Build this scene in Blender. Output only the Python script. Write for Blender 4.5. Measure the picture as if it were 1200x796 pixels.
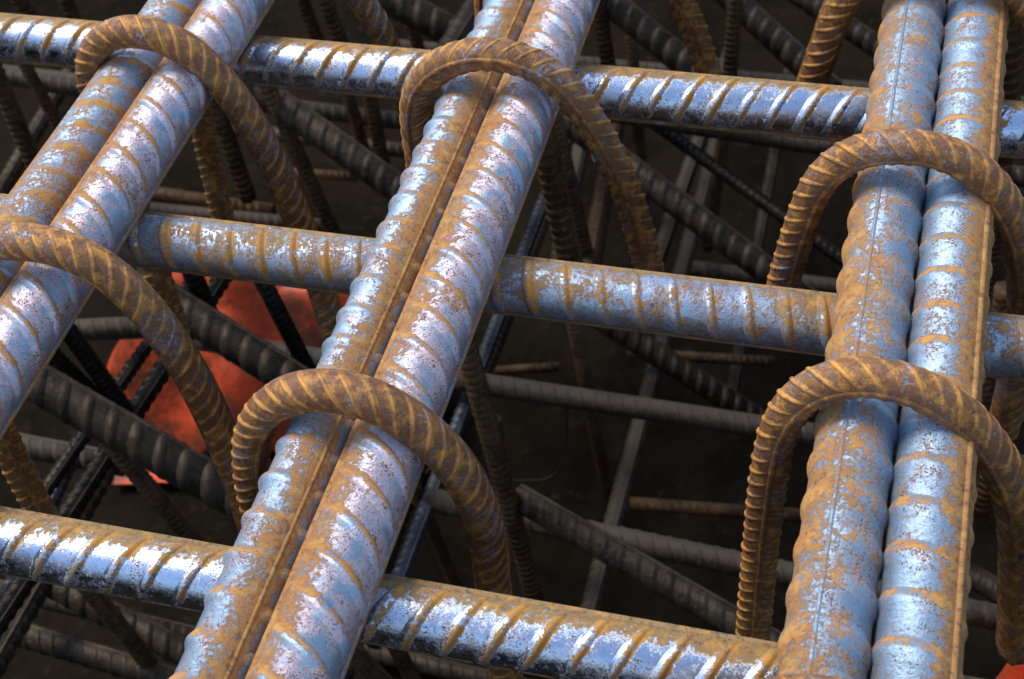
import bpy, math, random
import numpy as np
from mathutils import Matrix, Vector

random.seed(7)
RNG = np.random.default_rng(7)
for o_ in list(bpy.data.objects):
    bpy.data.objects.remove(o_)
scene = bpy.context.scene
COL = scene.collection

# ------------------------------------------------------------------ camera
cam_data = bpy.data.cameras.new('camera')
cam = bpy.data.objects.new('camera', cam_data)
COL.objects.link(cam)
cam_data.sensor_fit = 'HORIZONTAL'
cam_data.sensor_width = 36.0
cam_data.lens = 52.41
cam_data.clip_start = 0.02
cam_data.clip_end = 400.0
cam_data.dof.use_dof = True
cam_data.dof.focus_distance = 0.70
cam_data.dof.aperture_fstop = 20.0
cam.matrix_world = Matrix(((0.96297, -0.12858, 0.23696, 0.0),
                           (0.25498, 0.71985, -0.64560, 0.0),
                           (-0.08756, 0.68212, 0.72598, 0.5),
                           (0, 0, 0, 1)))
scene.camera = cam

# ------------------------------------------------------------------ sky and sun
SUN_EL, SUN_AZ = math.radians(58), math.radians(288)     # azimuth clockwise from +Y
world = bpy.data.worlds.new('World')
scene.world = world
world.use_nodes = True
wn = world.node_tree
sky = wn.nodes.new('ShaderNodeTexSky')
sky.sky_type = 'NISHITA'
sky.sun_disc = False
sky.sun_elevation = SUN_EL
sky.sun_rotation = SUN_AZ
sky.air_density = 1.0
sky.dust_density = 1.5
bg = wn.nodes['Background']
bg.inputs['Strength'].default_value = 0.10
wn.links.new(sky.outputs['Color'], bg.inputs['Color'])

sun_data = bpy.data.lights.new('sun', 'SUN')
sun_data.energy = 1.3
sun_data.angle = math.radians(25)
sun_data.color = (1.0, 0.94, 0.86)
sun = bpy.data.objects.new('sun', sun_data)
COL.objects.link(sun)
sdir = Vector((math.sin(SUN_AZ) * math.cos(SUN_EL), math.cos(SUN_AZ) * math.cos(SUN_EL), math.sin(SUN_EL)))
sun.rotation_euler = sdir.to_track_quat('Z', 'Y').to_euler()
sun.location = sdir * 5

scene.view_settings.view_transform = 'Standard'
scene.view_settings.look = 'None'
scene.view_settings.gamma = 1.0
scene.view_settings.exposure = 1.2
scene.view_settings.use_curve_mapping = False
scene.cycles.use_denoising = True

# ------------------------------------------------------------------ small node language
class G:
    def __init__(self, name):
        self.mat = bpy.data.materials.new(name)
        self.mat.use_nodes = True
        self.t = self.mat.node_tree
        self.bsdf = self.t.nodes['Principled BSDF']
    def put(self, sock, v):
        if isinstance(v, bpy.types.NodeSocket):
            self.t.links.new(v, sock)
        elif isinstance(v, (tuple, list)) and len(v) == 3 and sock.type == 'RGBA':
            sock.default_value = (*v, 1.0)
        else:
            sock.default_value = v
    def m(self, op, a, b=None, c=None):
        n = self.t.nodes.new('ShaderNodeMath'); n.operation = op
        for i, v in enumerate((a, b, c)):
            if v is not None:
                self.put(n.inputs[i], v)
        return n.outputs[0]
    def add(self, *xs):
        r = xs[0]
        for x in xs[1:]:
            r = self.m('ADD', r, x)
        return r
    def mul(self, a, b): return self.m('MULTIPLY', a, b)
    def sub(self, a, b): return self.m('SUBTRACT', a, b)
    def step(self, x, lo, hi, a=0.0, b=1.0):
        n = self.t.nodes.new('ShaderNodeMapRange'); n.interpolation_type = 'SMOOTHSTEP'
        self.put(n.inputs['Value'], x)
        for k, v in (('From Min', lo), ('From Max', hi), ('To Min', a), ('To Max', b)):
            self.put(n.inputs[k], v)
        return n.outputs[0]
    def mix(self, f, a, b):
        n = self.t.nodes.new('ShaderNodeMix'); n.data_type = 'RGBA'
        self.put(n.inputs['Factor'], f)
        self.put(n.inputs[6], a); self.put(n.inputs[7], b)
        return n.outputs[2]
    def fmix(self, f, a, b):
        return self.add(self.mul(a, self.sub(1.0, f)), self.mul(b, f))
    def noise(self, vec, scale, detail=3.0, rough=0.55, dist=0.0):
        n = self.t.nodes.new('ShaderNodeTexNoise')
        self.put(n.inputs['Vector'], vec)
        n.inputs['Scale'].default_value = scale
        n.inputs['Detail'].default_value = detail
        n.inputs['Roughness'].default_value = rough
        n.inputs['Distortion'].default_value = dist
        return n.outputs[0]
    def pos(self):
        return self.t.nodes.new('ShaderNodeNewGeometry').outputs['Position']
    def uv(self):
        n = self.t.nodes.new('ShaderNodeUVMap'); n.uv_map = 'UVMap'
        s = self.t.nodes.new('ShaderNodeSeparateXYZ')
        self.t.links.new(n.outputs[0], s.inputs[0])
        return s.outputs[0], s.outputs[1]
    def bump(self, h, strength, dist):
        n = self.t.nodes.new('ShaderNodeBump')
        n.inputs['Strength'].default_value = strength
        n.inputs['Distance'].default_value = dist
        self.put(n.inputs['Height'], h)
        self.t.links.new(n.outputs[0], self.bsdf.inputs['Normal'])

def rebar_material(name, slant, a0=0.0, a1=0.0, v0=0.25, c0=-1.0, rib=0.5, side=1, lng=0.5, b1=0.0, w0=0.75, crest=0.0,
                   blue=(0.27, 0.38, 0.49), lav=(0.43, 0.41, 0.47), lavbias=0.0,
                   rust=((0.10, 0.045, 0.02), (0.36, 0.15, 0.035), (0.52, 0.28, 0.07)),
                   metal=0.6, rough=0.40, ruf=0.8, big=70.0, pit=1.0, rustmetal=0.0, grime=0.45, relief=0.7):
    """Mill scale with rust: UV.x counts rib pitches, UV.y is the turn round the bar from one long rib."""
    g = G(name)
    s, v = g.uv(); P = g.pos()
    th2 = g.mul(v, 2.0); half = g.m('FLOOR', th2); th = g.m('FRACT', th2)
    sl = g.fmix(half, slant[0], slant[1])
    ph = g.add(g.sub(s, g.mul(sl, g.sub(th, 0.5))), 0.5)
    p = g.sub(g.m('FRACT', ph), 0.5)
    env = g.m('POWER', g.m('ABSOLUTE', g.m('SINE', g.mul(th, math.pi))), 1.1)
    q = g.mul(p, float(side))
    n1 = g.noise(P, big, 3.0, 0.6, 0.4)
    n2 = g.noise(P, 380.0, 6.0, 0.72, 0.2)
    n3 = g.noise(P, 1250.0, 2.0, 0.6)
    n4 = g.noise(P, 160.0, 4.0, 0.6)
    n5 = g.noise(P, 620.0, 4.0, 0.7)
    n0 = g.noise(P, 13.0, 2.0, 0.5)
    flank = g.mul(g.step(g.m('ABSOLUTE', g.sub(q, 0.11)), 0.06, 0.17, 1.0, 0.0), env)
    flank = g.mul(flank, g.step(g.add(n4, g.mul(g.sub(n5, 0.5), 0.7)), 0.36, 0.58, 0.25, 1.0))
    edge = g.step(g.m('MINIMUM', th, g.sub(1.0, th)), 0.02, 0.10, 1.0, 0.0)
    ang = g.m('COSINE', g.mul(g.sub(v, v0), 2 * math.pi))
    if c0 > -1.0:
        ang = g.step(ang, c0, 1.0)
    ang2 = g.m('COSINE', g.mul(g.sub(v, w0), 2 * math.pi))
    msum = g.add(g.mul(g.sub(n1, 0.5), 1.3), g.mul(g.sub(n2, 0.5), 2.3), g.mul(g.sub(n5, 0.5), 0.9), g.mul(g.sub(n0, 0.5), 0.9), a0, g.mul(ang, a1),
                 g.mul(ang2, b1), g.mul(flank, rib), g.mul(edge, lng))
    rmask = g.step(msum, -0.15, 0.20)
    thin = g.step(msum, -0.48, 0.05)                     # thin brown film spreading round the rust
    tint = g.step(g.add(n1, g.mul(g.sub(n4, 0.5), 0.6), lavbias), 0.42, 0.62)
    scale_c = g.mix(tint, blue, lav)
    scale_c = g.mix(g.mul(thin, grime), scale_c, (0.30, 0.22, 0.17))
    scale_c = g.mix(g.mul(g.step(n5, 0.50, 0.72), grime), scale_c, (0.17, 0.19, 0.23))
    pits = g.mul(g.step(g.add(n3, g.mul(g.sub(n4, 0.5), 0.6), g.mul(g.sub(n1, 0.5), 0.3)), 0.60, 0.67), pit)
    scale_c = g.mix(pits, scale_c, (0.12, 0.075, 0.065))
    rc = g.mix(g.step(n2, 0.36, 0.52), rust[0], rust[1])
    rc = g.mix(g.step(g.add(n4, g.mul(g.sub(n3, 0.5), 0.4), g.mul(flank, 0.14)), 0.48, 0.70), rc, rust[2])
    rc = g.mix(g.mul(g.mul(flank, g.step(n5, 0.38, 0.58)), 0.7), rc, rust[3] if len(rust) > 3 else rust[2])
    if crest > 0:                                        # ridges rubbed to bright fresh rust
        cm = g.mul(g.mul(g.step(g.m('ABSOLUTE', p), 0.03, 0.15, 1.0, 0.0), env), g.step(n4, 0.36, 0.60, 0.15, 1.0))
        rc = g.mix(g.mul(cm, crest), rc, tuple(min(1, c * 1.25) for c in rust[2]))
    g.put(g.bsdf.inputs['Base Color'], g.mix(rmask, scale_c, rc))
    inv = g.sub(1.0, rmask)
    g.put(g.bsdf.inputs['Metallic'], g.add(g.mul(g.mul(inv, g.sub(1.0, g.m('MAXIMUM', g.mul(pits, 0.8), g.mul(thin, 0.5)))), metal), g.mul(rmask, rustmetal)))
    g.put(g.bsdf.inputs['Roughness'], g.add(g.mul(inv, g.add(rough, g.mul(g.sub(n4, 0.5), 0.3), g.mul(thin, 0.12))), g.mul(rmask, ruf)))
    g.bump(g.add(g.mul(n2, 0.6), g.mul(n3, 0.25), g.mul(rmask, 0.35), g.mul(pits, -0.25), g.mul(n5, 0.3)), relief, 0.0008)
    return g.mat

def dull_material(name, a, b, c, rough=0.7, metal=0.15, dust=0.0, dustc=(0.11, 0.10, 0.085)):
    """Old bars low in the cage: brown-black skin, paler ridges, dust lying on upward faces."""
    g = G(name)
    P = g.pos()
    n1 = g.noise(P, 40.0, 4.0, 0.6); n2 = g.noise(P, 300.0, 5.0, 0.7)
    col = g.mix(g.step(n1, 0.38, 0.62), a, b)
    col = g.mix(g.step(n2, 0.50, 0.68), col, c)
    if dust > 0:
        nn = g.t.nodes.new('ShaderNodeNewGeometry')
        sp = g.t.nodes.new('ShaderNodeSeparateXYZ'); g.t.links.new(nn.outputs['Normal'], sp.inputs[0])
        dm = g.mul(g.step(g.add(sp.outputs[2], g.mul(g.sub(n2, 0.5), 0.9)), 0.45, 0.95), dust)
        col = g.mix(dm, col, dustc)
    g.put(g.bsdf.inputs['Base Color'], col)
    g.bsdf.inputs['Metallic'].default_value = metal
    g.bsdf.inputs['Specular IOR Level'].default_value = 0.22
    g.put(g.bsdf.inputs['Roughness'], g.add(rough, g.mul(g.sub(n2, 0.5), 0.3)))
    g.bump(n2, 0.6, 0.0008)
    return g.mat

# ------------------------------------------------------------------ mesh helpers
def mesh_from_grid(name, V, closed_v, UV=None, caps=False, mat=None):
    """V: (n,m,3) grid of points; rows joined along n, columns along m (wrapped if closed_v)."""
    n, m = V.shape[:2]
    mm = m if closed_v else m - 1
    i, j = np.meshgrid(np.arange(n - 1), np.arange(mm), indexing='ij')
    j2 = (j + 1) % m
    quads = np.stack([i * m + j, (i + 1) * m + j, (i + 1) * m + j2, i * m + j2], -1).reshape(-1, 4)
    faces = quads.tolist()
    if caps:
        faces.append(list(range(m)))
        faces.append([(n - 1) * m + k for k in range(m - 1, -1, -1)])
    me = bpy.data.meshes.new(name)
    me.from_pydata(V.reshape(-1, 3).tolist(), [], faces)
    if UV is not None:                                   # UV: (n, m(+1), 2)
        ua = UV
        uv = np.stack([ua[i, j], ua[i + 1, j], ua[i + 1, j + 1], ua[i, j + 1]], 2).reshape(-1, 2)
        if caps:
            uv = np.concatenate([uv, np.zeros((2 * m, 2))])
        lay = me.uv_layers.new(name='UVMap')
        lay.data.foreach_set('uv', uv.astype(np.float32).ravel())
    sm = np.ones(len(me.polygons), dtype=bool)
    if caps:
        sm[-2:] = False
    me.polygons.foreach_set('use_smooth', sm)
    if mat:
        me.materials.append(mat)
    me.update()
    return me

def link(name, data, parent=None, loc=None):
    o = bpy.data.objects.new(name, data)
    COL.objects.link(o)
    if parent is not None:
        o.parent = parent
    if loc is not None:
        o.location = loc
    return o

def tag(o, label, cat, group=None):
    o['label'] = label; o['category'] = cat
    if group:
        o['group'] = group

class Path:
    """Axis line with a frame; at(s, phi, r) gives points on the bar at length s, turn phi, radius r."""
    def __init__(self, pts, E1=None, planar_y=False):
        self.p = np.asarray(pts, float)
        d = np.linalg.norm(np.diff(self.p, axis=0), axis=1)
        self.s = np.concatenate([[0], np.cumsum(d)])
        self.L = float(self.s[-1])
        self.t = np.gradient(self.p, self.s, axis=0)
        self.t /= np.linalg.norm(self.t, axis=1)[:, None]
        self.planar_y = planar_y
        self.E1 = None if E1 is None else np.asarray(E1, float)
    def at(self, s, phi, r):
        s = np.asarray(s, float)
        c = np.stack([np.interp(s, self.s, self.p[:, k]) for k in range(3)], -1)
        t = np.stack([np.interp(s, self.s, self.t[:, k]) for k in range(3)], -1)
        t /= np.linalg.norm(t, axis=-1, keepdims=True)
        e1 = np.broadcast_to(np.array([0, 1.0, 0]) if self.planar_y or self.E1 is None else self.E1, t.shape)
        e1 = e1 - t * (e1 * t).sum(-1, keepdims=True)
        e1 /= np.linalg.norm(e1, axis=-1, keepdims=True)
        e2 = np.cross(t, e1)
        return c + (np.cos(phi) * r)[..., None] * e1 + (np.sin(phi) * r)[..., None] * e2

def straight(L, n=2):
    return Path([(L * k / (n - 1), 0, 0) for k in range(n)])

def smooth_path(ctrl, n):
    """Catmull-Rom through control points, resampled at even spacing and softened."""
    P = np.asarray(ctrl, float)
    P = np.vstack([2 * P[0] - P[1], P, 2 * P[-1] - P[-2]])
    out = []
    for k in range(1, len(P) - 2):
        for u in np.linspace(0, 1, 30, endpoint=False):
            a, b, c, d = P[k - 1:k + 3]
            out.append(0.5 * ((2 * b) + (-a + c) * u + (2 * a - 5 * b + 4 * c - d) * u ** 2 + (-a + 3 * b - 3 * c + d) * u ** 3))
    out.append(P[-2])
    out = np.array(out)
    for rep in range(2):
        d = np.concatenate([[0], np.cumsum(np.linalg.norm(np.diff(out, axis=0), axis=1))])
        ss = np.linspace(0, d[-1], n)
        out = np.stack([np.interp(ss, d, out[:, k]) for k in range(3)], -1)
        for _ in range(10):
            out[1:-1] = 0.25 * out[:-2] + 0.5 * out[1:-1] + 0.25 * out[2:]
    return out

def core_mesh(name, path, r, phi0, pitch, rings, m, mat):
    s = np.linspace(0, path.L, rings)
    ph = phi0 + np.linspace(0, 2 * math.pi, m, endpoint=False)
    S, PH = np.meshgrid(s, ph, indexing='ij')
    V = path.at(S, PH, np.full(S.shape, r))
    US, UV_ = np.meshgrid(s / pitch, np.linspace(0, 1, m + 1), indexing='ij')
    return mesh_from_grid(name, V, True, np.stack([US, UV_], -1), True, mat)

def long_rib_mesh(name, path, r, phi, k, pitch, rings, mat, width=0.17, height=0.11):
    s = np.linspace(0, path.L, rings)
    a = np.linspace(-1, 1, 9)
    S, A = np.meshgrid(s, a, indexing='ij')
    hgt = np.clip(np.cos(A * math.pi / 2), 0, 1) ** 0.8
    R_ = r * (1 + height * hgt) - 0.00015
    V = path.at(S, phi + A * width, R_)
    v = 0.5 * k + A * width / (2 * math.pi)
    UV = np.stack([S / pitch, v % 1.0 if k else np.abs(v)], -1)
    return mesh_from_grid(name, V, False, UV, False, mat)

def rib_grid(path, s0, r, phi0, half, pitch, slant, h, w, nt=9, na=17, a_lo=0.05, a_hi=0.95, s_uv=0.0, crisp=True):
    """One crescent rib lying across half of the bar between the two long ribs."""
    th = np.linspace(a_lo, a_hi, na)
    t = np.linspace(-1, 1, nt)
    T, TH = np.meshgrid(t, th, indexing='ij')
    e = np.clip(np.sin((TH - a_lo) / (a_hi - a_lo) * math.pi), 0, 1) ** 0.55
    prof = np.clip((0.5 + 0.5 * np.cos(T * math.pi)) * (1.5 if crisp else 1.0), 0, 1) ** 0.85
    ds = pitch * slant * (TH - 0.5) + T * w * (0.55 + 0.45 * e)
    S = s0 + ds
    V = path.at(np.clip(S, -0.01, path.L + 0.01), phi0 + math.pi * (half + TH), r + h * e * prof - 0.00015)
    UV = np.stack([s_uv + ds / pitch, 0.5 * (half + TH)], -1)
    return V, UV

def frame_matrix(p, T, E1):
    T = Vector(T).normalized(); E1 = Vector(E1)
    E1 = (E1 - T * E1.dot(T)).normalized(); E2 = T.cross(E1)
    return Matrix(((T.x, E1.x, E2.x, p[0]), (T.y, E1.y, E2.y, p[1]), (T.z, E1.z, E2.z, p[2]), (0, 0, 0, 1)))

def rebar_straight(name, p0, p1, E1, r, phi0_deg, pitch, slant, mat, h, w, split=(0, 1), m=56, na=17, nt=9,
                   longw=0.17, longh=0.11, crisp=True):
    """A straight ribbed bar: Empty > shaft, longitudinal_rib (two), each rib of the halves in `split`, other ribs joined."""
    p0 = np.array(p0, float); p1 = np.array(p1, float)
    L = float(np.linalg.norm(p1 - p0))
    root = bpy.data.objects.new(name, None); COL.objects.link(root)
    root.empty_display_size = 0.03
    root.matrix_world = frame_matrix(p0, p1 - p0, E1)
    path = straight(L)
    phi0 = math.radians(phi0_deg)
    link('shaft', core_mesh(name + '_shaft', path, r, phi0, pitch, 2, m, mat), root)
    for k in (0, 1):
        link('longitudinal_rib', long_rib_mesh(name + '_long_rib', path, r, phi0 + k * math.pi, k, pitch, 2, mat, longw, longh), root)
    n = int(L / pitch)
    for half in (0, 1):
        sl = slant[half]
        if half in split:
            metas = []
            for q in range(4):
                hv = h * (0.86 + 0.28 * RNG.random()); wv = w * (0.9 + 0.2 * RNG.random())
                V, UV = rib_grid(straight(1.0), 0.5, r, phi0, half, pitch, sl + 0.03 * (RNG.random() - 0.5), hv, wv, nt, na, s_uv=0.0, crisp=crisp)
                V[..., 0] -= 0.5
                metas.append(mesh_from_grid(name + '_rib', V, False, UV, False, mat))
            for k in range(1, n):
                link('rib', metas[int(RNG.integers(4))], root, (k * pitch, 0, 0))
        else:
            Vs = []; UVs = []
            me = None
            grids = [rib_grid(path, k * pitch, r, phi0, half, pitch, sl, h, w, 5, 9, s_uv=k) for k in range(1, n)]
            o = link('ribs', join_grids(name + '_ribs', grids, mat), root)
            o['kind'] = 'stuff'
    return root

def join_grids(name, grids, mat):
    vs, fs, uvs = [], [], []
    base = 0
    for V, UV in grids:
        n, m = V.shape[:2]
        i, j = np.meshgrid(np.arange(n - 1), np.arange(m - 1), indexing='ij')
        q = np.stack([i * m + j, (i + 1) * m + j, (i + 1) * m + j + 1, i * m + j + 1], -1).reshape(-1, 4)
        uvs.append(UV.reshape(-1, 2)[q.ravel()])
        fs.append(q + base); vs.append(V.reshape(-1, 3)); base += n * m
    me = bpy.data.meshes.new(name)
    me.from_pydata(np.concatenate(vs).tolist(), [], np.concatenate(fs).tolist())
    lay = me.uv_layers.new(name='UVMap')
    lay.data.foreach_set('uv', np.concatenate(uvs).astype(np.float32).ravel())
    me.polygons.foreach_set('use_smooth', np.ones(len(me.polygons), dtype=bool))
    me.materials.append(mat)
    me.update()
    return me

# ------------------------------------------------------------------ ground of the pit
def build_ground():
    g = G('pit_soil')
    P = g.pos()
    n1 = g.noise(P, 6.0, 5.0, 0.6); n2 = g.noise(P, 55.0, 5.0, 0.65)
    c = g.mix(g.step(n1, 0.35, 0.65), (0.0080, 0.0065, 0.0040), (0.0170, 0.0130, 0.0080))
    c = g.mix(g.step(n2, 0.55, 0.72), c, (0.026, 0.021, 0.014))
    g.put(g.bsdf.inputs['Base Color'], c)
    g.bsdf.inputs['Roughness'].default_value = 0.95
    g.bsdf.inputs['Specular IOR Level'].default_value = 0.05
    g.bump(g.add(n2, n1), 0.6, 0.01)
    n = 161                                               # a pit sunk into level earth, unseen walls added to block low sky
    a = np.linspace(-1, 1, n)
    a = np.where(np.abs(a) < 0.7, a / 0.7 * 1.75, np.sign(a) * (1.75 + ((np.abs(a) - 0.7) / 0.3) ** 2 * 28))
    X, Y = np.meshgrid(a - 0.45, a + 0.9, indexing='ij')
    e = np.maximum(np.abs(X + 0.45), np.abs(Y - 0.9))
    wall = np.clip((e - 1.52) / 0.16, 0, 1); wall = wall * wall * (3 - 2 * wall)
    Z = -0.935 + 0.006 * np.sin(X * 9 + 1.3 * np.sin(Y * 7)) + 0.005 * np.sin(Y * 13 + 2 * np.sin(X * 5)) + wall * 0.84
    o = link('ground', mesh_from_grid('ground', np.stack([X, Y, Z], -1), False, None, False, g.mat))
    o['kind'] = 'structure'
build_ground()

# ------------------------------------------------------------------ the top mesh: three pairs on three cross bars
R1, R2 = 0.0163, 0.0143
ZC = -(R1 + R2 + 0.0012)
RUST_A = ((0.13, 0.070, 0.04), (0.40, 0.185, 0.055), (0.50, 0.30, 0.09), (0.58, 0.22, 0.035))
RUST_B = ((0.12, 0.08, 0.04), (0.29, 0.185, 0.08), (0.52, 0.27, 0.055), (0.58, 0.24, 0.035))
X_AX, Y_AX, Z_AX = (1, 0, 0), (0, 1, 0), (0, 0, 1)
G_PAIR = 'thick ribbed bars laid in pairs on the cross bars'
pairs = [
    # x, phi0, pitch, slants, rib height, rib half width, long rib width and height, label, material settings
    (-0.4157 - R1 - 0.0008, 136, 0.0190, (-0.2, 0.50), 0.0013, 0.0045, 0.14, 0.07,
     'thick rusty blue bar with level ribs lying beside the lavender end bar', 'scale_a',
     dict(a0=-0.26, rib=0.60, side=1, lng=0.2, a1=0.14, v0=0.95, lavbias=0.0)),
    (-0.4157 + R1 + 0.0008, -36, 0.0200, (-1.35, 0.4), 0.0024, 0.0043, 0.15, 0.10,
     'thick lavender end bar beside the level-ribbed bar, its crescent ribs edged orange', 'scale_b',
     dict(a0=-0.42, a1=0.40, v0=0.5, c0=0.5, rib=1.0, side=-1, lng=0.55, lavbias=0.10, lav=(0.55, 0.47, 0.52))),
    (-0.2318, 50, 0.0200, (-0.35, 0.4), 0.0021, 0.0050, 0.07, 0.035,
     'thick pale blue middle bar with knobbly ribs and an orange flank by the gap', 'scale_c',
     dict(a0=-0.36, a1=0.50, v0=1.02, c0=0.72, rib=0.60, side=-1, lng=0.35, lavbias=-0.02)),
    (-0.2188 + R1 + 0.0022, -23, 0.0196, (-1.35, 0.4), 0.0025, 0.0043, 0.15, 0.10,
     'thick lavender bar of the middle pair with slanting crescent ribs edged in orange', 'scale_d',
     dict(a0=-0.42, a1=0.55, v0=0.46, c0=0.5, rib=1.0, side=-1, lng=0.55, lavbias=0.08, lav=(0.55, 0.47, 0.52))),
    (0.0125 - R1 - 0.0006, 106, 0.0220, (0.30, -0.35), 0.0019, 0.0068, 0.07, 0.045,
     'thick mottled bar of the upright pair with a fine seam and brown outer flank', 'scale_e',
     dict(a0=-0.10, a1=0.30, v0=0.18, rib=0.15, side=1, lng=-0.10, lavbias=-0.05)),
    (0.0125 + R1 + 0.0006, 40, 0.0220, (-0.35, 0.4), 0.0018, 0.0060, 0.12, 0.08,
     'thick sky blue bar of the upright pair with ring-like ribs and a rusty outer edge', 'scale_f',
     dict(a0=-0.38, a1=0.75, v0=0.96, c0=0.35, rib=0.75, side=-1, lng=0.25, lavbias=-0.12)),
]
for (x, phi0, pitch, sl, rh, rw, lw, lh, label, mname, kw) in pairs:
    mat = rebar_material(mname, sl, rust=RUST_A, **kw)
    rr = 0.0152 if mname == 'scale_c' else R1             # the pale blue middle bar is a little thinner
    o = rebar_straight('thick_bar', (x, 2.2, rr - R1), (x, -0.40, rr - R1), X_AX, rr, phi0, pitch, sl, mat, rh, rw, longw=lw, longh=lh, crisp=rw < 0.0045)
    tag(o, label, 'steel bar', G_PAIR)

PANEL = dict(a0=-0.46, a1=0.85, v0=0.03, c0=0.55, b1=0.0, rib=0.95, side=1, lng=0.9, blue=(0.68, 0.80, 0.95), lav=(0.76, 0.82, 0.92), rough=0.19, metal=1.0, grime=0.12, relief=0.45)
cross = [
    (0.6715, 45, 0.0168, (-1.25, 0.4), 'far cross bar with bright blue panels between slanting ribs', 'cross_a', dict(PANEL)),
    (0.5095, 47, 0.0182, (0.55, 0.4), 'middle cross bar, browner than the others, with thin curved ribs', 'cross_b',
     dict(a0=-0.16, a1=0.22, v0=0.0, b1=0.20, w0=0.46, rib=0.40, side=1, lng=0.5, rough=0.30, metal=0.8, blue=(0.50, 0.64, 0.80))),
    (0.3113, 45, 0.0172, (-1.25, 0.4), 'near cross bar with the widest bright panels and orange rib flanks', 'cross_c', dict(PANEL)),
]
for (y, phi0, pitch, sl, label, mname, kw) in cross:
    mat = rebar_material(mname, sl, rust=RUST_B, **kw)
    o = rebar_straight('cross_bar', (-1.7, y, ZC), (0.95, y, ZC), Y_AX, R2, phi0, pitch, sl, mat, 0.0019, 0.0034, split=(0,), longw=0.15, longh=0.10)
    tag(o, label, 'steel bar', 'cross bars under the pairs')
MORE = rebar_material('scale_more', (-0.5, 0.4), rust=RUST_A, a0=-0.1, rib=0.3)
for x in (-0.83, -0.625, 0.225, 0.43):          # the same mesh going on out of view, added to shade the pit
    for s_ in (-1, 1):
        o = rebar_straight('thick_bar', (x + s_ * (R1 + 0.001), 2.2, 0), (x + s_ * (R1 + 0.001), -0.40, 0), X_AX, R1, -30, 0.02, (-0.5, 0.4), MORE, 0.0016, 0.005, split=(), m=24)
        tag(o, 'unseen thick rusty ribbed bar added beyond the end bars to shade the pit', 'steel bar', 'unseen further pairs added to the mesh')
for y in (-0.05, 0.13, 0.87, 1.05, 1.24, 1.43, 1.62, 1.80):  # unseen cross bars carrying the mesh on, added to shade the pit
    o = rebar_straight('cross_bar', (-1.7, y, ZC), (0.95, y, ZC), Y_AX, R2, 45, 0.0172, (-0.6, 0.4), MORE, 0.0014, 0.0036, split=(), m=24)
    tag(o, 'unseen rusty ribbed cross bar added beyond the far and near ones for shade', 'steel bar', 'unseen further cross bars added to the mesh')

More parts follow.
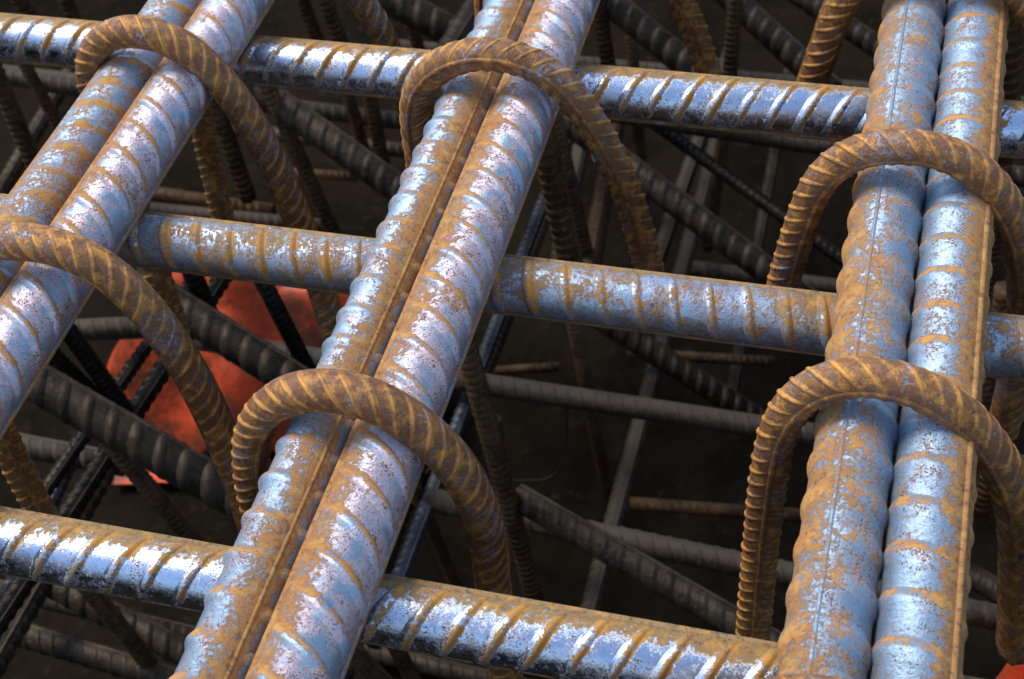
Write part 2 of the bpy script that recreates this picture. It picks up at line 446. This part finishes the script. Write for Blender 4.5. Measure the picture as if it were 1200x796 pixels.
# ------------------------------------------------------------------ stirrups hooked over the pairs
RUST_H = ((0.080, 0.040, 0.024), (0.235, 0.105, 0.040), (0.56, 0.265, 0.055))
hoops = [
    (0.604, [(-0.463,-0.22), (-0.4600,-0.08), (-0.4595,-0.0065), (-0.4565,0.0105), (-0.4420,0.0290), (-0.4161,0.0360), (-0.3915,0.0275), (-0.3706,-0.0023), (-0.3557,-0.0517), (-0.3486,-0.1016), (-0.3443,-0.1756), (-0.3436,-0.2205), (-0.3430,-0.30)],
     'rusty stirrup over the far end of the lavender and level-ribbed pair', 101, 1),
    (0.610, [(-0.268,-0.20), (-0.2660,-0.10), (-0.2649,-0.0386), (-0.2627,-0.0018), (-0.2515,0.0190), (-0.2297,0.0335), (-0.2039,0.0350), (-0.1794,0.0227), (-0.1602,-0.0103), (-0.1451,-0.0508), (-0.1356,-0.0985), (-0.1317,-0.1250)],
     'rusty stirrup over the middle pair beside the far cross bar', 101, -1),
    (0.434, [(-0.475,-0.25), (-0.4720,-0.10), (-0.4640,-0.012), (-0.4440,0.0210), (-0.4154,0.0340), (-0.3844,0.0360), (-0.3606,0.0258), (-0.3458,-0.0001), (-0.3341,-0.0413), (-0.3292,-0.0873), (-0.3276,-0.1423), (-0.3295,-0.1955), (-0.330,-0.30)],
     'brown stirrup arching towards the orange sheet from the lavender and level-ribbed pair', 101, 1),
    (0.372, [(-0.281,-0.24), (-0.2795,-0.14), (-0.2765,-0.0727), (-0.2710,-0.0245), (-0.2610,0.0063), (-0.2436,0.0269), (-0.2253,0.0345), (-0.2040,0.0346), (-0.1835,0.0190), (-0.1677,-0.0076), (-0.1608,-0.0453), (-0.1620,-0.0973), (-0.1629,-0.1593), (-0.1640,-0.24)],
     'ochre stirrup over the middle pair by the near cross bar', 121, 1),
    (0.421, [(-0.047,-0.33), (-0.0456,-0.2259), (-0.0433,-0.1802), (-0.0415,-0.0832), (-0.0385,-0.0186), (-0.0324,0.0098), (-0.0200,0.0275), (-0.0014,0.0345), (0.0231,0.0290), (0.0465,0.0066), (0.0645,-0.0300), (0.0730,-0.0721), (0.0832,-0.1495)],
     'stirrup with bluish arch and long brown leg over the upright pair', 121, 1),
    (0.568, [(-0.0545,-0.078), (-0.0518,-0.0607), (-0.0451,-0.0202), (-0.0375,0.0093), (-0.0213,0.0286), (0.0000,0.0345), (0.0219,0.0320), (0.0435,0.0149), (0.0602,-0.0158), (0.0688,-0.0557), (0.0718,-0.0804), (0.073,-0.16)],
     'rusty stirrup over the upright pair between the far and middle cross bars', 101, 1),
    (0.750, [(-0.500,-0.29), (-0.488,-0.12), (-0.4750,-0.04), (-0.4600,0.008), (-0.4380,0.0300), (-0.4157,0.0350), (-0.3900,0.0290), (-0.3660,0.0000), (-0.3523,-0.0311), (-0.3434,-0.0465), (-0.3359,-0.0690), (-0.3290,-0.1130)],
     'ochre stirrup leg rising behind the far cross bar beside the lavender and level-ribbed pair', 101, 1),
    (0.800, [(-0.283,-0.10), (-0.2780,-0.05), (-0.2640,0.005), (-0.2420,0.0290), (-0.2188,0.0350), (-0.1940,0.0290), (-0.1690,-0.0050), (-0.1505,-0.0539), (-0.1405,-0.0793), (-0.1300,-0.1150)],
     'orange stirrup leg rising behind the far cross bar beside the middle pair', 101, -1),
    (0.725, [(-0.0610,-0.068), (-0.0588,-0.0574), (-0.0518,-0.0260), (-0.0451,0.0027), (-0.0300,0.0265), (-0.0080,0.0345), (0.0125,0.0360), (0.0350,0.0310), (0.0560,0.0100), (0.0700,-0.0250), (0.076,-0.08)],
     'brown square-ribbed stirrup leg behind the far cross bar beside the upright pair', 101, 1),
    (0.2690, [(-0.045,-0.25), (-0.0430,-0.0832), (-0.0395,-0.0186), (-0.0334,0.0098), (-0.0210,0.0275), (-0.0014,0.0350), (0.0231,0.0300), (0.0465,0.0066), (0.0645,-0.0300), (0.0730,-0.0721), (0.080,-0.15)],
     'pinkish stirrup top over the upright pair just below the near cross bar', 101, 1),
]
RH, PITCH_H = 0.0085, 0.0086
for hi, (y, pts, label, n, sgn) in enumerate(hoops):
    tone = 0.85 + 0.35 * random.random()
    sl = (2.1 * sgn, -2.1 * sgn)
    mat = rebar_material('stirrup_rust_%d' % hi, sl, a0=0.30, a1=0.0, v0=0.5, rib=0.15, side=1, lng=0.10, crest=0.9,
                         rust=tuple(tuple(min(1, c * tone) for c in q) for q in RUST_H), blue=(0.30, 0.30, 0.36), lav=(0.42, 0.33, 0.32),
                         big=55.0, ruf=0.55, rustmetal=0.22, rough=0.42)
    ctrl = [(x, 0.0, z) for (x, z) in pts]
    base = np.array([pts[len(pts) // 2][0], y, 0.0])
    line = smooth_path(np.array(ctrl) - np.array([base[0], 0, 0]), 161)
    path = Path(line, planar_y=True)
    root = bpy.data.objects.new('stirrup', None); COL.objects.link(root)
    root.empty_display_size = 0.02
    root.location = base
    phi0 = math.radians((45, -12, 48, 42, 8, 22, 30, -20, 80, 5)[hi])
    link('shaft', core_mesh('stirrup_shaft', path, RH, phi0, PITCH_H, 161, 28, mat), root)
    for k in (0, 1):
        link('longitudinal_rib', long_rib_mesh('stirrup_long_rib', path, RH, phi0 + k * math.pi, k, PITCH_H, 161, mat, 0.2, 0.12), root)
    nr = int(path.L / PITCH_H)
    for half in (0, 1):
        for k in range(1, nr):
            V, UV = rib_grid(path, k * PITCH_H + half * PITCH_H * 0.5, RH, phi0, half, PITCH_H, sl[half],
                             0.0009 * (0.7 + 0.5 * RNG.random()), 0.0018, 7, 12, s_uv=k + half * 0.5)
            link('rib', mesh_from_grid('stirrup_rib', V, False, UV, False, mat), root)
    tag(root, label, 'stirrup', 'stirrups hooked over the pairs')

# ------------------------------------------------------------------ older bars lower down in the cage
M_LOW = {
    'dark': dull_material('dull_dark', (0.034, 0.026, 0.018), (0.070, 0.052, 0.034), (0.115, 0.083, 0.053), 0.5, 0.35),
    'rusty': dull_material('dull_rusty', (0.050, 0.030, 0.016), (0.110, 0.063, 0.028), (0.20, 0.112, 0.045), 0.6, 0.2),
    'black': dull_material('dull_black', (0.014, 0.012, 0.010), (0.028, 0.023, 0.018), (0.055, 0.043, 0.031), 0.34, 0.45),
    'dusty': dull_material('dull_dusty', (0.036, 0.027, 0.018), (0.070, 0.052, 0.034), (0.115, 0.08, 0.05), 0.75, 0.1, 0.75, (0.098, 0.083, 0.062)),
    'steel': dull_material('dull_steel', (0.035, 0.040, 0.048), (0.08, 0.092, 0.108), (0.13, 0.125, 0.12), 0.42, 0.55),
}
low = [
    ('diagonal_bar', (-0.725,0.822,-0.350), (-0.439,0.730,-0.430), 0.032, 'dark',
     'thick black slanting bar lying over the brightest orange sheet'),
    ('diagonal_bar', (-0.757,0.642,-0.253), (-0.403,0.575,-0.392), 0.032, 'dark',
     'thick dark bar with coarse upright ribs below the brown stirrup, beside the orange sheet'),
    ('diagonal_bar', (-0.707,1.082,-0.325), (-0.357,0.930,-0.431), 0.028, 'dark',
     'dark coarse-ribbed slanting bar below the far cross bar, between lavender and middle pairs'),
    ('diagonal_bar', (-0.828,1.306,-0.286), (-0.341,1.163,-0.425), 0.032, 'dark',
     'heavy dark bar crossing behind the far cross bar into the middle pair'),
    ('diagonal_bar', (-0.406,1.238,-0.483), (-0.065,1.060,-0.584), 0.028, 'dark',
     'dark coarse-ribbed slanting bar in front of two dusty twin lower bars'),
    ('diagonal_bar', (-0.354,1.046,-0.570), (-0.084,1.034,-0.761), 0.025, 'dark',
     'dark slanting coarse-ribbed bar emerging under the middle cross bar above a grey dusty bar'),
    ('diagonal_bar', (-0.290,0.751,-0.550), (0.154,0.565,-0.560), 0.025, 'dark',
     'dark coarse-ribbed bar slanting down to the near cross bar past the long brown stirrup leg'),
    ('diagonal_bar', (-0.572,1.418,-0.292), (-0.175,1.181,-0.429), 0.028, 'dark',
     'dark slanting coarse-ribbed bar behind the orange stirrup leg, above the far cross bar'),
    ('diagonal_bar', (-0.437,1.565,-0.373), (-0.080,1.278,-0.484), 0.028, 'dark',
     'dark slanting bar running down to the square-ribbed stirrup leg behind the far cross bar'),
    ('diagonal_bar', (-0.374,1.699,-0.510), (-0.022,1.392,-0.520), 0.025, 'dark',
     'dim slanting bar behind the upright pair and the square-ribbed stirrup leg'),
    ('thin_bar', (-0.301,1.270,-0.516), (0.052,1.040,-0.571), 0.014, 'black',
     'thin shiny black rod slanting below the far cross bar to the upright pair'),
    ('upright_bar', (-0.647,1.015,-0.292), (-0.639,1.019,-0.484), 0.018, 'rusty',
     "dim upright leg just behind the ochre stirrup's lower leg beside the lavender bar"),
    ('upright_bar', (-0.588,1.016,-0.308), (-0.556,1.034,-0.558), 0.016, 'rusty',
     "slim dark leg beside the far rusty stirrup's leg above the middle cross bar"),
    ('upright_bar', (-0.585,1.175,-0.417), (-0.577,1.179,-0.557), 0.014, 'rusty',
     "slimmest upright leg hanging below the far cross bar near the middle pair's stirrup"),
    ('upright_bar', (-0.566,1.194,-0.429), (-0.565,1.194,-0.617), 0.016, 'rusty',
     "short ribbed upright leg below the far cross bar, closest to the middle pair's stirrup"),
    ('upright_bar', (-0.884,1.059,-0.320), (-0.867,1.073,-0.528), 0.014, 'rusty',
     'slim brown upright leg below the far cross bar outside the level-ribbed bar'),
    ('upright_bar', (-0.830,0.959,-0.196), (-0.829,0.959,-0.487), 0.018, 'rusty',
     'thicker dark ribbed leg below the far cross bar outside the level-ribbed bar'),
    ('upright_bar', (-0.242,0.753,-0.072), (-0.223,0.759,-0.287), 0.019, 'rusty',
     'dark closely ribbed leg under the lavender middle bar, behind the middle cross bar'),
    ('upright_bar', (-0.329,1.078,-0.347), (-0.299,1.086,-0.617), 0.016, 'rusty',
     'dim leg behind the dark closely ribbed leg under the lavender middle bar'),
    ('upright_bar', (-0.313,0.733,-0.271), (-0.279,0.746,-0.766), 0.019, 'rusty',
     'long dark ribbed leg running from the middle cross bar past the ochre stirrup'),
    ('upright_bar', (-0.424,0.802,-0.567), (-0.390,0.819,-0.881), 0.014, 'rusty',
     "slim dark leg between the middle pair and the ochre stirrup's leg"),
    ('upright_bar', (-0.329,1.246,-0.267), (-0.309,1.251,-0.488), 0.016, 'rusty',
     'brown ribbed leg behind the far cross bar next to the lavender middle bar'),
    ('upright_bar', (-0.179,1.273,-0.271), (-0.188,1.272,-0.504), 0.016, 'rusty',
     'dark ribbed leg behind the far cross bar between orange and square-ribbed stirrup legs'),
    ('upright_bar', (-0.186,1.251,-0.499), (-0.204,1.248,-0.700), 0.014, 'rusty',
     'slim dark leg below the far cross bar crossing the thin shiny rod'),
    ('upright_bar', (-0.288,0.950,-0.492), (-0.262,0.957,-0.828), 0.014, 'rusty',
     'slim ribbed leg below the middle cross bar crossing the grey dusty bar'),
    ('upright_bar', (-0.512,0.792,-0.322), (-0.490,0.805,-0.509), 0.016, 'black',
     'black leg standing against the bright orange sheet under the middle cross bar'),
    ('upright_bar', (-0.647,0.694,-0.286), (-0.622,0.716,-0.504), 0.016, 'black',
     'black ribbed leg beside the lavender bar in front of the dull orange sheet'),
    ('upright_bar', (-0.665,0.671,-0.292), (-0.637,0.698,-0.439), 0.016, 'black',
     'black leg half hidden under the lavender bar beside another black leg'),
    ('upright_bar', (-0.574,0.609,-0.332), (-0.536,0.642,-0.591), 0.016, 'rusty',
     'dark ribbed leg below the thick coarse-ribbed bar, running to the near cross bar'),
    ('upright_bar', (-0.591,0.541,-0.437), (-0.566,0.567,-0.745), 0.016, 'rusty',
     'dark ribbed leg going down below the near cross bar beside the middle pair'),
    ('upright_bar', (-0.403,0.571,-0.498), (-0.352,0.603,-0.732), 0.018, 'rusty',
     'rusty ribbed leg below the near cross bar, right against the lavender middle bar'),
    ('upright_bar', (0.087,0.859,-0.332), (0.101,0.858,-0.716), 0.016, 'rusty',
     "dark ribbed leg beside the sky blue bar's outer edge under a stirrup arch"),
    ('upright_bar', (0.105,0.818,-0.284), (0.103,0.819,-0.563), 0.018, 'rusty',
     'brown ribbed leg under the middle cross bar outside the sky blue bar'),
    ('upright_bar', (-0.577,0.796,-0.316), (-0.573,0.799,-0.420), 0.018, 'black',
     'short black leg under the middle cross bar where the black slanting bar begins'),
    ('upright_bar', (-0.593,1.166,-0.238), (-0.574,1.175,-0.421), 0.016, 'rusty',
     'dark slim leg behind the far cross bar next to the ochre stirrup leg'),
    ('upright_bar', (0.047,0.891,0.007), (0.070,0.889,-0.230), 0.019, 'rusty',
     'rusty ribbed leg beside the sky blue bar behind the far cross bar'),
    ('lower_bar', (-0.229,1.597,-0.722), (-0.235,0.551,-0.722), 0.020, 'dusty',
     'long dusty lower bar running under the grey crosswise bar to the near cross bar'),
    ('lower_bar', (-0.252,1.721,-0.765), (-0.274,1.234,-0.765), 0.020, 'dusty',
     'dusty lower bar, shorter twin behind the dark slanting bar below the far cross bar'),
    ('lower_bar', (-0.391,1.364,-0.643), (-0.400,0.632,-0.643), 0.016, 'steel',
     'bluish steel ribbed bar deep under the middle pair'),
    ('lower_bar', (-0.415,1.298,-0.728), (-0.420,0.964,-0.728), 0.020, 'dark',
     'dim dark bar deep down beside the bluish steel bar'),
    ('lower_bar', (-0.674,0.973,-0.528), (-0.722,0.460,-0.528), 0.014, 'black',
     'thin black bar crossing the orange sheet'),
    ('lower_bar', (-0.608,0.903,-0.466), (-0.649,0.339,-0.466), 0.018, 'black',
     'thicker black bar crossing the orange sheet beside a thinner one'),
    ('lower_bar', (-0.746,0.773,-0.597), (-0.729,0.583,-0.597), 0.016, 'steel',
     "bluish ended bar above the near cross bar under the lavender bar's end"),
    ('lower_bar', (-0.676,0.731,-0.554), (-0.679,0.477,-0.554), 0.022, 'dark',
     'dark stubby bar beside the bluish ended bar above the near cross bar'),
    ('lower_bar', (-0.339,1.457,-0.607), (-0.300,1.083,-0.607), 0.016, 'dark',
     "brown narrow bar behind the middle pair's rusty stirrup leg"),
    ('lower_bar', (-0.432,1.361,-0.381), (-0.462,1.055,-0.381), 0.025, 'dark',
     "dark broad bar behind the middle pair's far end"),
    ('lower_cross_bar', (-0.737,0.932,-0.614), (0.289,0.916,-0.614), 0.022, 'dusty',
     'grey dusty bar crossing the pit below the middle cross bar'),
    ('lower_cross_bar', (-0.397,0.797,-0.642), (0.345,0.759,-0.642), 0.024, 'dusty',
     'dusty ribbed bar crossing the pit above the near cross bar'),
    ('lower_cross_bar', (-0.430,1.237,-0.497), (0.258,1.174,-0.497), 0.020, 'dark',
     'dark bar running close below the far cross bar to the upright pair'),
    ('lower_cross_bar', (-0.627,1.407,-0.574), (0.364,1.399,-0.574), 0.020, 'dusty',
     'grey dusty bar just behind the far cross bar'),
    ('lower_cross_bar', (-1.108,1.243,-0.536), (-0.448,1.221,-0.536), 0.020, 'dusty',
     'dusty bar just below the far cross bar between lavender and middle pairs'),
    ('lower_cross_bar', (-1.283,1.169,-0.458), (-0.751,1.122,-0.458), 0.020, 'dusty',
     'dusty bar just below the far cross bar outside the level-ribbed bar'),
    ('lower_cross_bar', (-0.223,0.890,-0.726), (-0.052,0.908,-0.726), 0.014, 'rusty',
     'thin rusty bar with twisted ribs reaching the long brown stirrup leg'),
    ('lower_cross_bar', (-0.260,1.063,-0.692), (-0.104,1.078,-0.692), 0.012, 'rusty',
     'thin rusty bar with a cut end just below the middle cross bar'),
    ('lower_cross_bar', (-0.702,1.194,-0.605), (-0.604,1.200,-0.605), 0.012, 'rusty',
     'tiny rusty bar end between the lavender and middle pairs below the far cross bar'),
    ('lower_cross_bar', (-0.469,1.192,-0.905), (-0.387,1.214,-0.905), 0.012, 'rusty',
     'faint thin bar stub on the pit floor beside the bluish steel bar'),
    ('lower_cross_bar', (-0.843,0.798,-0.495), (-0.628,0.850,-0.495), 0.022, 'dusty',
     'grey dusty bar across the dull orange sheet beside the lavender bar'),
    ('lower_cross_bar', (-0.904,0.740,-0.575), (-0.674,0.733,-0.575), 0.024, 'dusty',
     'grey bar stub with the bluish ended bar on it'),
    ('lower_cross_bar', (-0.830,0.573,-0.614), (-0.438,0.538,-0.614), 0.024, 'dark',
     'dim bar deep below the near cross bar beside the middle pair'),
    ('lower_cross_bar', (-1.100,1.315,-0.775), (-0.785,1.300,-0.775), 0.020, 'rusty',
     'rusty bar deep behind the middle cross bar beside the lavender bar'),
    ('lower_cross_bar', (-1.016,1.233,-0.733), (-0.675,1.241,-0.733), 0.020, 'dusty',
     'dusty bar just above the middle cross bar beside the lavender bar'),
    ('lower_cross_bar', (-0.250,1.306,-0.793), (0.153,1.299,-0.793), 0.020, 'dusty',
     'dusty bar just above the middle cross bar reaching the upright pair'),
    ('lower_bar', (-1.085,1.445,-0.642), (-1.045,1.045,-0.642), 0.020, 'dark',
     'dark bar deep below the far cross bar behind the thicker ribbed leg'),
    ('lower_bar', (-0.975,1.371,-0.621), (-0.956,0.978,-0.621), 0.020, 'dusty',
     'dusty bar deep below the far cross bar running towards the level-ribbed bar'),
    ('upright_bar', (-0.651,1.225,-0.284), (-0.630,1.236,-0.472), 0.016, 'rusty',
     'slim dark leg behind the far cross bar just beyond the lavender end bar'),
    ('upright_bar', (-0.587,1.340,-0.355), (-0.560,1.352,-0.568), 0.016, 'rusty',
     'slim dark leg behind the far cross bar in front of the heavy dark bar'),
    ('lower_bar', (-0.325,1.337,-0.576), (-0.296,1.037,-0.576), 0.018, 'rusty',
     "rusty narrow bar deep behind the middle pair's rusty stirrup leg"),
    ('lower_bar', (-0.419,1.597,-0.743), (-0.380,1.199,-0.743), 0.022, 'dusty',
     'dusty bar deep behind the closely ribbed leg under the middle pair'),
    ('lower_cross_bar', (-0.956,0.691,-0.770), (-0.540,0.671,-0.770), 0.020, 'dark',
     'dark bar crossing deep under the near cross bar below the orange sheet'),
    ('diagonal_bar', (-0.812,0.662,-0.654), (-0.402,0.597,-0.786), 0.028, 'dark',
     'dark coarse-ribbed slanting bar under the near cross bar, running under the middle pair'),
    ('lower_bar', (-0.431,0.870,-0.666), (-0.427,0.574,-0.666), 0.022, 'dark',
     'dark bar deep between the middle pair and the ochre stirrup, above the near cross bar'),
    ('upright_bar', (-0.407,0.660,-0.613), (-0.378,0.677,-0.885), 0.016, 'rusty',
     'dark ribbed leg below the near cross bar beside the rusty ribbed leg'),
    ('lower_cross_bar', (-0.586,0.773,-0.905), (-0.191,0.755,-0.905), 0.022, 'dark',
     'dark bar crossing deep below the near cross bar under the ochre stirrup'),
    ('diagonal_bar', (0.016,0.926,-0.734), (0.216,0.742,-0.629), 0.022, 'dark',
     'dark slanting bar deep outside the sky blue bar, under the stirrup with bluish arch'),
    ('upright_bar', (0.079,1.057,-0.312), (0.103,1.055,-0.605), 0.016, 'rusty',
     'dark leg inside the stirrup loop outside the sky blue bar, above the middle cross bar'),
    ('upright_bar', (-0.374,0.938,-0.681), (-0.376,0.937,-1.101), 0.014, 'rusty',
     'thin dark leg close behind the long dark ribbed leg by the ochre stirrup'),
    ('lower_cross_bar', (-0.891,1.313,-0.648), (-0.478,1.298,-0.648), 0.018, 'dark',
     'dark bar crossing deep below the far cross bar behind the short ribbed leg'),
    ('upright_bar', (-0.310,1.349,-0.467), (-0.299,1.351,-0.783), 0.014, 'rusty',
     "thin dark leg below the far cross bar near the thin shiny rod's upper end"),
    ('lower_bar', (-0.171,1.729,-0.801), (-0.154,1.103,-0.801), 0.016, 'dark',
     'thin dark bar deep below the far cross bar behind the thin shiny rod'),
    ('upright_bar', (-0.858,1.036,-0.178), (-0.832,1.056,-0.363), 0.016, 'rusty',
     'slim dark leg behind the far cross bar outside the level-ribbed bar'),
    ('upright_bar', (-0.859,1.127,-0.234), (-0.851,1.133,-0.438), 0.016, 'rusty',
     "slim dark leg behind the far cross bar next to the level-ribbed bar's stirrup"),
]
CATS = {'diagonal_bar': ('steel bar', 'dark bars running aslant below the mesh'),
        'thin_bar': ('steel bar', None),
        'upright_bar': ('steel bar', 'dim upright stirrup legs below the mesh'),
        'lower_bar': ('steel bar', 'lower bars running along under the pairs'),
        'lower_cross_bar': ('steel bar', 'lower bars running crosswise under the cross bars')}
for nm, p0, p1, d, st, label in low:
    T = Vector(p1) - Vector(p0)
    E1 = Z_AX if abs(T.normalized().z) < 0.7 else Y_AX
    r = d / 2 * 0.93
    if nm == 'diagonal_bar':
        o = rebar_straight(nm, p0, p1, E1, r, -45, d * 0.66, (0.8, 0.8), M_LOW[st], d * 0.085, d * 0.20, split=(0, 1), m=28, na=11, nt=7)
    elif nm == 'upright_bar':
        o = rebar_straight(nm, p0, p1, E1, r, 75 + 30 * random.random(), d * 0.46, (0.35, -0.35), M_LOW[st], d * 0.07, d * 0.14, split=(), m=20, longw=0.2)
    else:
        o = rebar_straight(nm, p0, p1, E1, r, -60 + 40 * random.random(), d * 0.62, (0.8, -0.8), M_LOW[st], d * 0.075, d * 0.15, split=(), m=20)
    tag(o, label, *CATS[nm])

# ------------------------------------------------------------------ crumpled orange sheets on the ground
def orange_material():
    g = G('orange_plastic')
    P = g.pos()
    n1 = g.noise(P, 9.0, 4.0, 0.6); n2 = g.noise(P, 70.0, 4.0, 0.6)
    c = g.mix(g.step(n1, 0.35, 0.65), (0.82, 0.115, 0.030), (0.75, 0.085, 0.022))
    n3 = g.noise(P, 16.0, 3.0, 0.55)
    c = g.mix(g.mul(g.step(g.add(n3, g.mul(g.sub(n2, 0.5), 0.35)), 0.42, 0.64), 0.9), c, (0.17, 0.060, 0.032))
    g.put(g.bsdf.inputs['Base Color'], c)
    g.bsdf.inputs['Roughness'].default_value = 0.5
    g.bump(g.add(n2, g.mul(n1, 2.0)), 0.5, 0.004)
    return g.mat
M_OR = orange_material()

def crumpled_sheet(cx, cy, ax, ay, ztop, rot, label, seed):
    rg = np.random.default_rng(seed)
    n = 70
    a = np.linspace(-1, 1, n)
    U, W = np.meshgrid(a, a, indexing='ij')
    rad = np.sqrt(U ** 2 + W ** 2)
    fold = np.zeros_like(U)
    for k in range(9):
        th = rg.random() * math.pi; fr = 2.0 + 4 * rg.random()
        fold += np.abs(((U * math.cos(th) + W * math.sin(th)) * fr + rg.random()) % 2 - 1) / (1.2 + 0.5 * k)
    fold = (fold - fold.mean()) / fold.std()
    hgt = np.clip(1 - rad ** 2.4 * 0.75, 0, 1) ** 0.8
    z0 = -0.925
    Z = z0 + np.clip((ztop - z0) * hgt + 0.014 * fold * (0.4 + hgt), 0.004, None)
    c, s = math.cos(rot), math.sin(rot)
    wob = 1 + 0.06 * np.sin(5 * np.arctan2(W, U) + seed)
    X = (U * ax * c - W * ay * s) * wob; Y = (U * ax * s + W * ay * c) * wob
    me = mesh_from_grid('plastic_sheet', np.stack([X, Y, Z - z0], -1), False, None, False, M_OR)
    o = link('plastic_sheet', me, None, (cx, cy, z0))
    md = o.modifiers.new('thickness', 'SOLIDIFY'); md.thickness = 0.0015; md.offset = -1
    tag(o, label, 'plastic sheet')
    return o
crumpled_sheet(-0.72, 1.09, 0.20, 0.13, -0.66, 0.15, 'crumpled orange plastic sheet lying beneath the dark slanting bars', 3)
crumpled_sheet(0.185, 0.625, 0.10, 0.09, -0.45, 0.4, 'corner of orange plastic sheet beside the upright pair', 8)

# ------------------------------------------------------------------ binding wire scraps
def wire(name, pts, r, mat, label):
    line = smooth_path(np.array(pts, float), 60)
    base = line[0].copy()
    path = Path(line - base, E1=(0.31, 0.2, 0.93))
    me = core_mesh(name, path, r, 0, 0.01, 60, 8, mat)
    o = link(name, me, None, tuple(base))
    tag(o, label, 'wire', 'scraps of binding wire')
    return o
wire('binding_wire', [(-0.46, 0.98, -0.78), (-0.42, 0.94, -0.80), (-0.37, 0.95, -0.80), (-0.32, 0.955, -0.79), (-0.315, 0.985, -0.77), (-0.32, 1.02, -0.73)], 0.0012,
     M_LOW['black'], 'thin black wire curling across the pit floor near the lower bars')
wire('binding_wire', [(-0.226, 0.84, -0.215), (-0.221, 0.828, -0.222), (-0.212, 0.828, -0.22), (-0.200, 0.83, -0.216)], 0.0011,
     M_LOW['steel'], 'small pale twist of wire beside an upright leg behind the middle cross bar')
